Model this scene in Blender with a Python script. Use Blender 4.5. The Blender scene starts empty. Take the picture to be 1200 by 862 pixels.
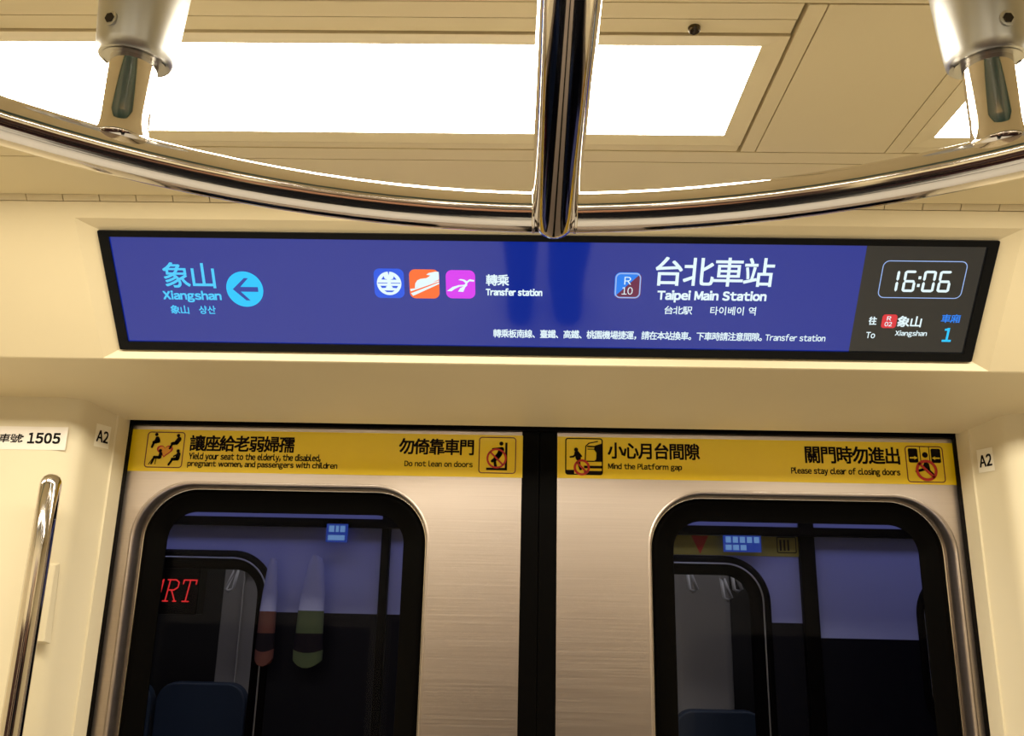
import bpy, bmesh, math, random
from mathutils import Vector, Matrix
C = bpy.context.scene.collection
R = math.radians
PI = math.pi

# ------------------------------------------------------------------ camera, world, exposure, lights
cam = bpy.data.cameras.new('camera')
cam.sensor_fit = 'HORIZONTAL'
cam.sensor_width = 36.0
cam.lens = 36.0 * 1010.0 / 1200.0
cam.clip_start = 0.02
cam_o = bpy.data.objects.new('camera', cam)
C.objects.link(cam_o)
pit, yaw, rol = R(15.24), R(1.32), R(1.21)
fw = Vector((-math.sin(yaw) * math.cos(pit), math.cos(yaw) * math.cos(pit), math.sin(pit)))
rt = Vector((math.cos(yaw), math.sin(yaw), 0))
up = rt.cross(fw)
rt2 = rt * math.cos(rol) + up * math.sin(rol)
up2 = up * math.cos(rol) - rt * math.sin(rol)
mw = Matrix((rt2, up2, -fw)).transposed().to_4x4()
mw.translation = Vector((-0.014, 0, 1.55))
cam_o.matrix_world = mw
bpy.context.scene.camera = cam_o

vs = bpy.context.scene.view_settings
vs.view_transform = 'Standard'
vs.look = 'None'
vs.gamma = 1.0
vs.use_curve_mapping = False
vs.exposure = 0.05
LAMP = 22.0            # strength of the ceiling light diffusers
OUT_W = 4.8           # power of the added cool lamp outside, out of view

world = bpy.data.worlds.new('world')
bpy.context.scene.world = world
world.use_nodes = True
world.node_tree.nodes['Background'].inputs[0].default_value = (0.02, 0.025, 0.05, 1)
world.node_tree.nodes['Background'].inputs[1].default_value = 0.15

la = bpy.data.lights.new('added_outside_lamp', 'AREA')  # unseen lamp added to light the panels beyond the door glass
la.shape = 'RECTANGLE'
la.size = 3.2
la.size_y = 0.10
la.energy = OUT_W
la.color = (0.50, 0.52, 1.0)
lo = bpy.data.objects.new('added_outside_lamp', la)
C.objects.link(lo)
lo.location = (0.1, 1.62, 2.02)
lo.rotation_euler = (R(28), 0, 0)
lb_ = bpy.data.lights.new('added_fill_lamp', 'AREA')  # unseen fill lamp added to brighten what stands behind the platform doors
lb_.shape = 'RECTANGLE'
lb_.size = 2.6
lb_.size_y = 0.06
lb_.energy = 2.2
lb_.color = (1.0, 0.95, 0.92)
l2 = bpy.data.objects.new('added_fill_lamp', lb_)
C.objects.link(l2)
l2.location = (0.0, 1.95, 2.05)
l2.rotation_euler = (R(14), 0, 0)

# ------------------------------------------------------------------ materials
def srgb(r, g, b):
    f = lambda c: c / 12.92 if c <= 0.04045 else ((c + 0.055) / 1.055) ** 2.4
    return (f(r / 255), f(g / 255), f(b / 255), 1)

def mat(name, col, rough=0.5, metal=0.0, spec=0.5, noise=0.0, nscale=60.0, stretch=(1, 1, 1), bump=0.0, emit=None, estr=0.0, rnoise=0.0, ior=1.5, coat=0.0):
    m = bpy.data.materials.new(name)
    m.use_nodes = True
    nt = m.node_tree
    b = nt.nodes['Principled BSDF']
    b.inputs['Base Color'].default_value = col
    b.inputs['Roughness'].default_value = rough
    b.inputs['Metallic'].default_value = metal
    b.inputs['Specular IOR Level'].default_value = spec
    b.inputs['IOR'].default_value = ior
    b.inputs['Coat Weight'].default_value = coat
    if emit:
        b.inputs['Emission Color'].default_value = emit
        b.inputs['Emission Strength'].default_value = estr
    if noise or bump or rnoise:
        tc = nt.nodes.new('ShaderNodeTexCoord')
        mp = nt.nodes.new('ShaderNodeMapping')
        mp.inputs['Scale'].default_value = stretch
        nz = nt.nodes.new('ShaderNodeTexNoise')
        nz.inputs['Scale'].default_value = nscale
        nz.inputs['Detail'].default_value = 4
        nt.links.new(tc.outputs['Object'], mp.inputs['Vector'])
        nt.links.new(mp.outputs['Vector'], nz.inputs['Vector'])
        if noise:
            mx = nt.nodes.new('ShaderNodeMix')
            mx.data_type = 'RGBA'
            mx.inputs['A'].default_value = tuple(c * (1 - noise) for c in col[:3]) + (1,)
            mx.inputs['B'].default_value = tuple(min(1, c * (1 + noise)) for c in col[:3]) + (1,)
            nt.links.new(nz.outputs['Fac'], mx.inputs['Factor'])
            nt.links.new(mx.outputs['Result'], b.inputs['Base Color'])
        if rnoise:
            mr = nt.nodes.new('ShaderNodeMapRange')
            mr.inputs['To Min'].default_value = max(0, rough - rnoise)
            mr.inputs['To Max'].default_value = rough + rnoise
            nt.links.new(nz.outputs['Fac'], mr.inputs['Value'])
            nt.links.new(mr.outputs['Result'], b.inputs['Roughness'])
        if bump:
            bp = nt.nodes.new('ShaderNodeBump')
            bp.inputs['Strength'].default_value = bump
            bp.inputs['Distance'].default_value = 0.001
            nt.links.new(nz.outputs['Fac'], bp.inputs['Height'])
            nt.links.new(bp.outputs['Normal'], b.inputs['Normal'])
    return m

def emat(name, col, s=1.0):
    return mat(name, (0.01, 0.01, 0.01, 1), 0.4, emit=col, estr=s)

M = {}
M['cream'] = mat('cream_plastic', (0.73, 0.610, 0.38, 1), 0.42, noise=0.035, nscale=9, bump=0.06)
M['cream_ceiling'] = mat('cream_ceiling', (0.84, 0.71, 0.43, 1), 0.5, noise=0.03, nscale=7, bump=0.06)
M['cream_wall'] = mat('cream_wall', (0.74, 0.64, 0.43, 1), 0.42, noise=0.03, nscale=8, bump=0.06)
M['gap'] = mat('dark_gap', (0.03, 0.022, 0.012, 1), 0.9)
M['steel'] = mat('brushed_steel', (0.56, 0.475, 0.41, 1), 0.33, 1.0, noise=0.07, nscale=11, stretch=(0.5, 1, 38), bump=0.10, rnoise=0.05)
M['chrome'] = mat('polished_steel', (0.74, 0.70, 0.66, 1), 0.07, 1.0)
M['satin'] = mat('satin_aluminium', (0.56, 0.56, 0.54, 1), 0.34, 1.0)
M['rubber'] = mat('black_rubber', (0.002, 0.0017, 0.0015, 1), 0.35, spec=0.03)
M['bezel'] = mat('black_bezel', (0.004, 0.004, 0.004, 1), 0.3, spec=0.12)
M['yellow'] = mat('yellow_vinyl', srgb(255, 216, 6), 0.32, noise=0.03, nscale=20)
M['ink'] = mat('dark_brown_ink', srgb(20, 11, 9), 0.6, spec=0.1)
M['red'] = mat('red_ink', srgb(200, 40, 20), 0.4)
M['maroon'] = mat('maroon_ink', srgb(110, 30, 15), 0.4)
M['orangefill'] = mat('orange_ink', srgb(245, 165, 25), 0.4)
M['paper'] = mat('white_sticker', srgb(235, 225, 210), 0.5)
M['beige_sticker'] = mat('clear_sticker', srgb(246, 238, 216), 0.45)
M['black_ink'] = mat('black_ink', srgb(14, 11, 11), 0.6, spec=0.1)
M['diffuser'] = mat('light_diffuser', (0.9, 0.9, 0.85, 1), 0.5, emit=(1.0, 0.93, 0.78, 1), estr=LAMP)
M['lcd'] = mat('lcd_blue', (0.004, 0.005, 0.02, 1), 0.05, spec=0.75, emit=srgb(8, 38, 142), estr=0.9, ior=1.5)
M['lcd_grey'] = mat('lcd_grey', (0.004, 0.004, 0.004, 1), 0.05, spec=0.75, emit=srgb(26, 26, 26), estr=0.8)
M['t_white'] = emat('lcd_white', srgb(225, 245, 250), 1.0)
M['t_cyan'] = emat('lcd_cyan', srgb(70, 200, 250), 1.0)
M['t_bright'] = emat('lcd_bright_cyan', srgb(20, 195, 255), 1.0)
M['t_blue'] = emat('lcd_icon_blue', srgb(30, 85, 225), 1.0)
M['t_navy'] = emat('lcd_navy', srgb(40, 60, 155), 1.0)
M['t_orange'] = emat('lcd_orange', srgb(250, 110, 50), 1.0)
M['t_magenta'] = emat('lcd_magenta', srgb(215, 55, 235), 1.0)
M['t_azure'] = emat('lcd_azure', srgb(25, 125, 235), 1.0)
M['t_wine'] = emat('lcd_wine', srgb(105, 35, 70), 1.0)
M['t_red'] = emat('lcd_red', srgb(215, 45, 55), 1.0)
M['t_line'] = emat('lcd_outline', srgb(150, 180, 235), 1.0)
M['led'] = emat('red_led', (1.0, 0.035, 0.035, 1), 0.9)
M['floor'] = mat('grey_floor', (0.70, 0.68, 0.64, 1), 0.45, noise=0.08, nscale=40)
M['seat'] = mat('blue_seat', (0.025, 0.045, 0.085, 1), 0.5)
M['maroon_seat'] = mat('maroon_seat', (0.035, 0.013, 0.015, 1), 0.5)
M['far_dark'] = mat('far_side_dark', (0.040, 0.016, 0.016, 1), 0.25)
M['teal'] = mat('teal_rail_reflection', (0.02, 0.10, 0.10, 1), 0.3)
M['psd'] = mat('blue_grey_panel', (0.31, 0.33, 0.52, 1), 0.42, noise=0.06, nscale=3, stretch=(1.6, 1, 0.3))
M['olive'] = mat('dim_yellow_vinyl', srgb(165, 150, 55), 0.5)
M['psd_shade'] = mat('painted_lower_shade', (0.004, 0.004, 0.006, 1), 0.5, spec=0.1)  # shade painted in: light on the platform doors fading downward
M['grey_in'] = mat('dim_grey', (0.42, 0.40, 0.38, 1), 0.6)
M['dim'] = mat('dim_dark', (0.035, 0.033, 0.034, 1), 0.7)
M['white_plastic'] = mat('white_plastic', (0.8, 0.8, 0.8, 1), 0.4)
M['reflection_blue'] = emat('display_reflection_blue', srgb(45, 80, 190), 0.55)  # glow painted as the display's reflection in the door glass
M['reflection_white'] = emat('display_reflection_white', srgb(120, 165, 220), 0.8)
M['vest_o'] = mat('orange_cloth', srgb(95, 52, 36), 0.9)
M['vest_g'] = mat('green_cloth', srgb(70, 80, 44), 0.9)
M['cloth_w'] = mat('pale_cloth', srgb(160, 162, 188), 0.9)
M['cloth_d'] = mat('dark_cloth', (0.012, 0.009, 0.010, 1), 0.9, spec=0.1)
M['trousers'] = mat('dark_trousers', (0.010, 0.010, 0.013, 1), 0.9, spec=0.1)
M['skin'] = mat('skin', srgb(190, 140, 110), 0.5)
M['hair'] = mat('black_hair', (0.008, 0.007, 0.006, 1), 0.5)

def glass_mat():
    m = bpy.data.materials.new('tinted_glass')
    m.use_nodes = True
    nt = m.node_tree
    nt.nodes.remove(nt.nodes['Principled BSDF'])
    out = nt.nodes['Material Output']
    tr = nt.nodes.new('ShaderNodeBsdfTransparent')
    tr.inputs[0].default_value = (0.62, 0.63, 0.68, 1)
    gl = nt.nodes.new('ShaderNodeBsdfGlossy')
    gl.inputs['Roughness'].default_value = 0.01
    gl.inputs[0].default_value = (0.75, 0.78, 1.0, 1)
    fr = nt.nodes.new('ShaderNodeFresnel')
    fr.inputs[0].default_value = 1.17
    mx = nt.nodes.new('ShaderNodeMixShader')
    nt.links.new(fr.outputs[0], mx.inputs[0])
    nt.links.new(tr.outputs[0], mx.inputs[1])
    nt.links.new(gl.outputs[0], mx.inputs[2])
    nt.links.new(mx.outputs[0], out.inputs[0])
    return m
M['glass'] = glass_mat()

# ------------------------------------------------------------------ helpers
def tag(o, label=None, cat=None, group=None, kind=None):
    if label: o['label'] = label
    if cat: o['category'] = cat
    if group: o['group'] = group
    if kind: o['kind'] = kind
    return o

def empty(name, loc, rot=(0, 0, 0)):
    o = bpy.data.objects.new(name, None)
    o.empty_display_size = 0.05
    C.objects.link(o)
    o.location = loc
    o.rotation_euler = rot
    return o

def obj(name, bm, m, parent=None, smooth=False, bevel=0.0, seg=2, ang=35, loc=None, recalc=True):
    if recalc:
        bmesh.ops.recalc_face_normals(bm, faces=bm.faces)
    me = bpy.data.meshes.new(name)
    bm.to_mesh(me)
    bm.free()
    for mm in (m if isinstance(m, (list, tuple)) else [m]):
        me.materials.append(mm)
    o = bpy.data.objects.new(name, me)
    C.objects.link(o)
    if parent: o.parent = parent
    if loc is not None: o.location = loc
    if smooth:
        for p in me.polygons: p.use_smooth = True
    if bevel:
        md = o.modifiers.new('bevel', 'BEVEL')
        md.width = bevel
        md.segments = seg
        md.limit_method = 'ANGLE'
        md.angle_limit = R(ang)
        for p in me.polygons: p.use_smooth = True
        md.harden_normals = True
    return o

def struct(name, bm, m, **k):
    return tag(obj(name, bm, m, **k), kind='structure')

def box(bm, x0, y0, z0, x1, y1, z1, mi=0):
    v = [bm.verts.new(p) for p in ((x0, y0, z0), (x1, y0, z0), (x1, y1, z0), (x0, y1, z0), (x0, y0, z1), (x1, y0, z1), (x1, y1, z1), (x0, y1, z1))]
    for f in ((0, 3, 2, 1), (4, 5, 6, 7), (0, 1, 5, 4), (1, 2, 6, 5), (2, 3, 7, 6), (3, 0, 4, 7)):
        bm.faces.new([v[i] for i in f]).material_index = mi
    return v

def tube(bm, pts, rad, seg=24, caps=True, closed=False):
    pts = [Vector(p) for p in pts]
    n = len(pts)
    rads = rad if isinstance(rad, (list, tuple)) else [rad] * n
    def tan(i):
        if closed: return (pts[(i + 1) % n] - pts[i - 1]).normalized()
        return (pts[min(i + 1, n - 1)] - pts[max(i - 1, 0)]).normalized()
    t = tan(0)
    ref = Vector((0, 0, 1)) if abs(t.z) < 0.9 else Vector((0, 1, 0))
    u = t.cross(ref).normalized()
    rings = []
    for i in range(n):
        t = tan(i)
        u = (u - t * u.dot(t)).normalized()
        w = t.cross(u)
        rings.append([bm.verts.new(pts[i] + (u * math.cos(a) + w * math.sin(a)) * rads[i]) for a in (2 * PI * k / seg for k in range(seg))])
    rng = range(n) if closed else range(n - 1)
    for i in rng:
        a, b = rings[i], rings[(i + 1) % n]
        for k in range(seg):
            bm.faces.new((a[k], a[(k + 1) % seg], b[(k + 1) % seg], b[k]))
    if caps and not closed:
        bm.faces.new(rings[0][::-1])
        bm.faces.new(rings[-1])

def extrude_x(bm, prof, x0, x1, close=True, mi=0):
    """profile of (y, z) swept along x"""
    a = [bm.verts.new((x0, y, z)) for y, z in prof]
    b = [bm.verts.new((x1, y, z)) for y, z in prof]
    n = len(prof)
    for i in range(n if close else n - 1):
        bm.faces.new((a[i], a[(i + 1) % n], b[(i + 1) % n], b[i])).material_index = mi
    if close:
        bm.faces.new(a[::-1]).material_index = mi
        bm.faces.new(b).material_index = mi

def extrude_z(bm, prof, z0, z1):
    a = [bm.verts.new((x, y, z0)) for x, y in prof]
    b = [bm.verts.new((x, y, z1)) for x, y in prof]
    n = len(prof)
    for i in range(n):
        bm.faces.new((a[i], a[(i + 1) % n], b[(i + 1) % n], b[i]))
    bm.faces.new(a[::-1])
    bm.faces.new(b)

def rrect(x0, z0, x1, z1, r, n=8):
    """rounded rectangle, counter-clockwise list of 2D points"""
    pts = []
    for cx, cz, a0 in ((x1 - r, z1 - r, 0), (x0 + r, z1 - r, 90), (x0 + r, z0 + r, 180), (x1 - r, z0 + r, 270)):
        for k in range(n + 1):
            a = R(a0 + 90 * k / n)
            pts.append((cx + r * math.cos(a), cz + r * math.sin(a)))
    return pts

def loft(bm, loops, mi=0, closed_ends=False):
    vs_ = [[bm.verts.new(p) for p in lp] for lp in loops]
    for a, b in zip(vs_, vs_[1:]):
        n = len(a)
        for k in range(n):
            bm.faces.new((a[k], a[(k + 1) % n], b[(k + 1) % n], b[k])).material_index = mi
    return vs_

def sheet_with_holes(bm, outer, holes, y, mi=0):
    """flat XZ sheet at depth y"""
    edges = []
    for lp in [outer] + holes:
        v = [bm.verts.new((p[0], y, p[1])) for p in lp]
        edges += [bm.edges.new((v[i], v[(i + 1) % len(v)])) for i in range(len(v))]
    res = bmesh.ops.triangle_fill(bm, edges=edges, use_beauty=True, use_dissolve=False)
    for g in res['geom']:
        if isinstance(g, bmesh.types.BMFace): g.material_index = mi

GLYPHS = {}
def glyph(ch):
    if ch not in GLYPHS:
        cu = bpy.data.curves.new('lettering', 'FONT')
        cu.body = ch
        cu.resolution_u = 3
        to = bpy.data.objects.new('lettering', cu)
        C.objects.link(to)
        dg = bpy.context.evaluated_depsgraph_get()
        me = bpy.data.meshes.new_from_object(to.evaluated_get(dg))
        GLYPHS[ch] = ([(v.co.x, v.co.y) for v in me.vertices], [tuple(p.vertices) for p in me.polygons])
        bpy.data.objects.remove(to)
        bpy.data.meshes.remove(me)
        bpy.data.curves.remove(cu)
    return GLYPHS[ch]
def layout(s):
    """vertices and faces of a line: full-width forms give the Latin letters, set close by their own widths"""
    V, F, x = [], [], 0.0
    g = glyph('口')[0] ; em = (max(p[0] for p in g) - min(p[0] for p in g)) / 0.80
    for ch in s:
        if ch in ' \u3000':
            x += em * 0.36
            continue
        latin = 0x21 <= ord(ch) < 0x7f
        vs_, fs = glyph(chr(ord(ch) + 0xFEE0) if latin else ch)
        lo_ = min(p[0] for p in vs_); wd_ = max(p[0] for p in vs_) - lo_
        dx = x - lo_ if latin else x
        n = len(V)
        V += [(px + dx, py) for px, py in vs_]
        F += [tuple(i + n for i in f) for f in fs]
        x += wd_ + em * (0.085 if latin else 0) if latin else em
    return V, F

# flat print on a panel whose local frame is x right, y up, z towards the viewer
class Print:
    def __init__(self, root, ox, oy):
        self.root, self.ox, self.oy = root, ox, oy
        self.bm = None
    def start(self, z): self.bm = bmesh.new(); self.z = z; return self
    def end(self, name, m, label=None):
        o = obj(name, self.bm, m, self.root, recalc=False)
        if label: o['label'] = label
        return o
    def poly(self, pts):
        v = [self.bm.verts.new((x - self.ox, y - self.oy, self.z)) for x, y in pts]
        f = self.bm.faces.new(v)
        f.normal_update()
        if f.normal.z < 0: f.normal_flip()
    def rect(self, x0, y0, x1, y1, r=0.0):
        self.poly(rrect(x0, y0, x1, y1, r, 6) if r else [(x0, y0), (x1, y0), (x1, y1), (x0, y1)])
    def disc(self, cx, cy, r, ry=None, n=32):
        self.poly([(cx + r * math.cos(2 * PI * k / n), cy + (ry or r) * math.sin(2 * PI * k / n)) for k in range(n)])
    def band(self, inner, outer):
        a = [self.bm.verts.new((x - self.ox, y - self.oy, self.z)) for x, y in inner]
        b = [self.bm.verts.new((x - self.ox, y - self.oy, self.z)) for x, y in outer]
        n = len(a)
        for k in range(n):
            f = self.bm.faces.new((a[k], a[(k + 1) % n], b[(k + 1) % n], b[k]))
            f.normal_update()
            if f.normal.z < 0: f.normal_flip()
    def frame(self, x0, y0, x1, y1, r, w):
        self.band(rrect(x0 + w, y0 + w, x1 - w, y1 - w, max(r - w, 0.0003), 6), rrect(x0, y0, x1, y1, r, 6))
    def ring(self, cx, cy, r, w, n=40):
        c = lambda q: [(cx + q * math.cos(2 * PI * k / n), cy + q * math.sin(2 * PI * k / n)) for k in range(n)]
        self.band(c(r - w), c(r))
    def capsule(self, p, q, w):
        a = math.atan2(q[1] - p[1], q[0] - p[0])
        h = w / 2
        pts = [(q[0] + h * math.cos(a + t), q[1] + h * math.sin(a + t)) for t in (R(-90 + 30 * k) for k in range(7))]
        pts += [(p[0] + h * math.cos(a + t), p[1] + h * math.sin(a + t)) for t in (R(90 + 30 * k) for k in range(7))]
        self.poly(pts)
    def path(self, pts, w):
        for p, q in zip(pts, pts[1:]): self.capsule(p, q, w)
    def text(self, s, x0, y0, x1, y1, bold=0.0, shear=0.0):
        """lettering fitted to a rectangle; a bold weight is the outline laid down several times, a hair apart"""
        V, F = layout(s)
        if shear: V = [(x + shear * y, y) for x, y in V]
        bx = [v[0] for v in V]; by = [v[1] for v in V]
        a0, a1, b0, b1 = min(bx), max(bx), min(by), max(by)
        e = min(bold * (y1 - y0), 0.0012) * 0.9
        offs = [(0, 0)] if e <= 0 else [(-e, -e), (e, -e), (-e, e), (e, e), (0, 0)]
        for k, (dx, dy) in enumerate(offs):
            vv = [self.bm.verts.new((x0 + e - self.ox + dx + (c[0] - a0) / (a1 - a0) * (x1 - x0 - 2 * e), y0 + e - self.oy + dy + (c[1] - b0) / (b1 - b0) * (y1 - y0 - 2 * e), self.z + k * 0.00001)) for c in V]
            for f in F:
                try: self.bm.faces.new([vv[i] for i in f])
                except ValueError: pass
    def label(self, name, m, z, s, rect, bold=0.0, shear=0.0, note=None):
        self.start(z)
        self.text(s, *rect, bold=bold, shear=shear)
        return self.end(name, m, note)

def kids(o): return [c for c in bpy.data.objects if c.parent == o]
def copy_tree(o, parent=None):
    c = o.copy()
    C.objects.link(c)
    c.parent = parent
    for ch in kids(o): copy_tree(ch, c)
    return c

# ------------------------------------------------------------------ the car shell
Z0 = 1.55                       # camera height; heights below are measured from it
KC = 0.8875
ZC = Z0 + 0.585 * KC            # ceiling
XL, XR, YB = -2.6, 2.6, -1.45   # car ends and the far side
bm = bmesh.new(); box(bm, XL, YB - 0.1, -0.05, XR, 1.6, 0.0)
struct('floor', bm, M['floor'])
bm = bmesh.new(); box(bm, XL - 0.05, YB - 0.1, 0, XL, 1.6, 2.3)
struct('wall_left', bm, M['cream_wall'])
bm = bmesh.new(); box(bm, XR, YB - 0.1, 0, XR + 0.05, 1.6, 2.3)
struct('wall_right', bm, M['cream_wall'])

# far side of the car: cream above, maroon panels and door panes below, floor strip added, all dark for the rail reflections
bm = bmesh.new()
box(bm, XL, YB - 0.06, 0, XR, YB, ZC)
for x0, x1 in ((-2.55, -0.80), (0.80, 2.55)):
    box(bm, x0, YB - 0.02, 0.02, x1, YB + 0.012, 1.42, 1)
for s in (-1, 1):
    box(bm, min(s * 0.015, s * 0.71), YB - 0.02, 0.0, max(s * 0.015, s * 0.71), YB + 0.008, 1.84, 2)
    box(bm, min(s * 0.06, s * 0.69), YB - 0.01, 0.20, max(s * 0.06, s * 0.69), YB + 0.014, 1.45, 1)
struct('wall_back', bm, [M['cream_wall'], M['far_dark'], M['steel']])
bm = bmesh.new(); box(bm, XL, YB, 0.0, XR, -0.62, 0.004)
struct('added_floor_strip', bm, M['far_dark'])
bm = bmesh.new(); box(bm, XL, 0.06, Z0 + 0.5105, XR, 0.27, Z0 + 0.5188)  # unseen teal strip added so the rails mirror a teal line
struct('added_teal_strip', bm, M['teal'])

# walls either side of the door: flat panel, rounded corner, slanted reveal, groove, jamb
for s, nm in ((-1, 'wall_front_left'), (1, 'wall_front_right')):
    prof = [(s * 2.6, 1.353), (s * 0.785, 1.353), (s * 0.768, 1.3545), (s * 0.755, 1.358), (s * 0.745, 1.364), (s * 0.7385, 1.373), (s * 0.7355, 1.384),
            (s * 0.7222, 1.429), (s * 0.7205, 1.4315), (s * 0.7175, 1.432), (s * 0.7135, 1.449), (s * 0.7135, 1.466), (s * 2.6, 1.466)]
    bm = bmesh.new()
    extrude_z(bm, prof if s > 0 else prof[::-1], 0, 1.875)
    o = struct(nm, bm, M['cream_wall'])
    for p in o.data.polygons: p.use_smooth = True
    o.data.set_sharp_from_angle(angle=R(28))

# header above the door: sloping soffit, leaning face with the display recess, hinge ledge, upright strip
th = R(39)
U = Vector((0, -math.sin(th), math.cos(th)))
NN = Vector((0, -math.cos(th), -math.sin(th)))
E0 = Vector((0, 1.2, Z0 + 0.331))
def fp(x, v, d=0.0):            # point on the leaning face: x along the car, v up the face, d out of it
    return Vector((x, 0, 0)) + E0 + U * v + NN * d
bm = bmesh.new()
xs = [XL, -0.6385, 0.6385, XR]
def quad(a, b, c, d): bm.faces.new([bm.verts.new(p) for p in (a, b, c, d)])
FV = 0.2317
SO = Vector((0, 0.25, -0.038)).normalized()            # soffit direction, away from the viewer
quad((XL, 1.453, Z0 + 0.2925), (XR, 1.453, Z0 + 0.2925), (XR, 1.453, Z0 + 0.33), (XL, 1.453, Z0 + 0.33))
quad((XL, 1.453, Z0 + 0.2925), (XR, 1.453, Z0 + 0.2925), fp(XR, 0) + SO * 0.004, fp(XL, 0) + SO * 0.004)
quad(fp(XL, 0) + SO * 0.004, fp(XR, 0) + SO * 0.004, fp(XR, 0.0005) + SO * 0.001, fp(XL, 0.0005) + SO * 0.001)
quad(fp(XL, 0.0005) + SO * 0.001, fp(XR, 0.0005) + SO * 0.001, fp(XR, 0.002), fp(XL, 0.002))
for x0, x1 in ((XL, -0.6385), (0.6385, XR)):
    quad(fp(x0, 0.002), fp(x1, 0.002), fp(x1, 0.2095), fp(x0, 0.2095))
quad(fp(XL, 0.2095), fp(-0.6385, 0.2095), fp(-0.6385, FV), fp(XL, FV))
quad(fp(-0.6385, 0.2095), fp(0.6385, 0.2095), fp(0.6385, FV), fp(-0.6385, FV))
quad(fp(0.6385, 0.2095), fp(XR, 0.2095), fp(XR, FV), fp(0.6385, FV))
o4 = [(-0.6385, 0.002), (0.6385, 0.002), (0.6385, 0.2095), (-0.6385, 0.2095)]
i4 = [(-0.6142, 0.0136), (0.6142, 0.0136), (0.6142, 0.1912), (-0.6142, 0.1912)]
for k in range(4):
    a, b = o4[k], o4[(k + 1) % 4]
    c, d = i4[(k + 1) % 4], i4[k]
    quad(fp(*a), fp(*b), fp(*c, -0.009), fp(*d, -0.009))
quad(*[fp(x, v, -0.009) for x, v in i4])
quad(fp(XL, FV), fp(XR, FV), fp(XR, FV, -0.006), fp(XL, FV, -0.006))
bmesh.ops.remove_doubles(bm, verts=bm.verts, dist=1e-5)
struct('trim_1', bm, M['cream'])
# piano hinge in the ledge
bm = bmesh.new()
k = 0
x = -1.55
hinge = empty('piano_hinge', fp(0, FV))
tag(hinge, 'long cream piano hinge running above the passenger display', 'hinge')
q = bmesh.new()
quad_pts = [fp(XL, FV - 0.001, -0.005), fp(XR, FV - 0.001, -0.005), fp(XR, 0.2435, -0.005), fp(XL, 0.2435, -0.005)]
q.faces.new([q.verts.new(Vector(p) - fp(0, FV)) for p in quad_pts])
obj('hinge_leaf', q, M['gap'], hinge)
while x < 1.55:
    pts = [fp(x + 0.0006, FV + 0.0008, -0.001), fp(x + 0.0494, FV + 0.0008, -0.001), fp(x + 0.0494, 0.2412, -0.001), fp(x + 0.0006, 0.2412, -0.001)]
    lo_ = [p - NN * 0.004 for p in pts]
    a = [bm.verts.new(p - fp(0, FV)) for p in pts]
    b = [bm.verts.new(p - fp(0, FV)) for p in lo_]
    bm.faces.new(a)
    for i in range(4): bm.faces.new((a[i], b[i], b[(i + 1) % 4], a[(i + 1) % 4]))
    x += 0.05
obj('knuckle', bm, M['cream'], hinge)

# ceiling: plates with narrow shadow gaps under a dark backing
bm = bmesh.new()
T = 0.012
XM = [(-2.513, -1.269), (-1.0, 0.244), (0.513, 1.757), (2.026, 3.27)]
def plate(x0, y0, x1, y1, dz=0.0):
    x0, x1 = max(x0 * KC - 0.014, XL), min(x1 * KC - 0.014, XR)
    if x1 <= x0: return
    y0, y1 = y0 * KC, y1 * KC
    box(bm, x0, y0, ZC + dz, x1, y1, ZC + T)
def mirror(y): return -0.10 - y
def both(x0, y0, x1, y1, dz=0.0):
    plate(x0, y0, x1, y1, dz)
    plate(x0, mirror(y1), x1, mirror(y0), dz)
both(-9, 1.0375, 9, 1.0655)
both(-9, 1.0672, 9, 1.1815)
for a, b in XM:
    l, r = a - 0.026, b + 0.026
    both(r + 0.0038, 0.7435, r + 0.0225, 1.0355)       # strip right of the light
    both(l - 0.0225, 0.7435, l - 0.0008, 1.0355)       # strip left of the light
    both(r + 0.0242, 0.7435, r + 0.1930, 1.0355)       # plain plate between two lights
    both(l + 0.001, 0.7435, r - 0.001, 0.7675, 0.001)
    both(l + 0.001, 0.7700, r - 0.001, 0.7915, 0.002)
    both(l + 0.001, 1.0228, r - 0.001, 1.0362, 0.001)
plate(-9, mirror(0.741), 9, 0.741)
struct('ceiling', bm, M['cream_ceiling'])
bm = bmesh.new()
box(bm, XL, YB - 0.05, ZC + T + 0.001, XR, 1.09, ZC + T + 0.03)
struct('ceiling_backing', bm, M['gap'])

# ------------------------------------------------------------------ ceiling lights
def make_light():
    root = empty('ceiling_light', (0, 0, 0))
    # local: x along the car from the left diffuser end, y centred, z = 0 at the ceiling plane
    L = 1.244 * KC
    y0, y1 = -0.1125 * KC, 0.1140 * KC          # outer frame
    d0, d1 = -0.0920 * KC, 0.0920 * KC          # diffuser inside its flat border
    e = 0.0255 * KC
    D = 0.002
    bm = bmesh.new()
    lo_ = [(-e, y0, 0), (L + e, y0, 0), (L + e, y1, 0), (-e, y1, 0)]
    li = [(0, d0, D), (L, d0, D), (L, d1, D), (0, d1, D)]
    lu = [(p[0], p[1], 0.0118) for p in lo_]
    loft(bm, [lu, lo_, li])
    obj('frame', bm, M['cream_ceiling'], root)
    bm = bmesh.new()
    bm.faces.new([bm.verts.new(p) for p in li])
    obj('diffuser', bm, M['diffuser'], root)
    return root
light = make_light()
LG = 'recessed ceiling lights'
light.location = (-1.0 * KC - 0.014, 0.9065 * KC, ZC)
tag(light, 'long glowing ceiling light behind the overhead rail, with its right end in view', 'ceiling light', LG)
spots = [(0.513, 0.9065, 'ceiling light glimpsed beside the right-hand rail post at the picture edge'),
         (-2.513, 0.9065, 'ceiling light beyond the left end of the long glowing one')]
for x, y, lb in spots:
    c = copy_tree(light)
    c.location = (x * KC - 0.014, y * KC, ZC)
    tag(c, lb, 'ceiling light', LG)
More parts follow.
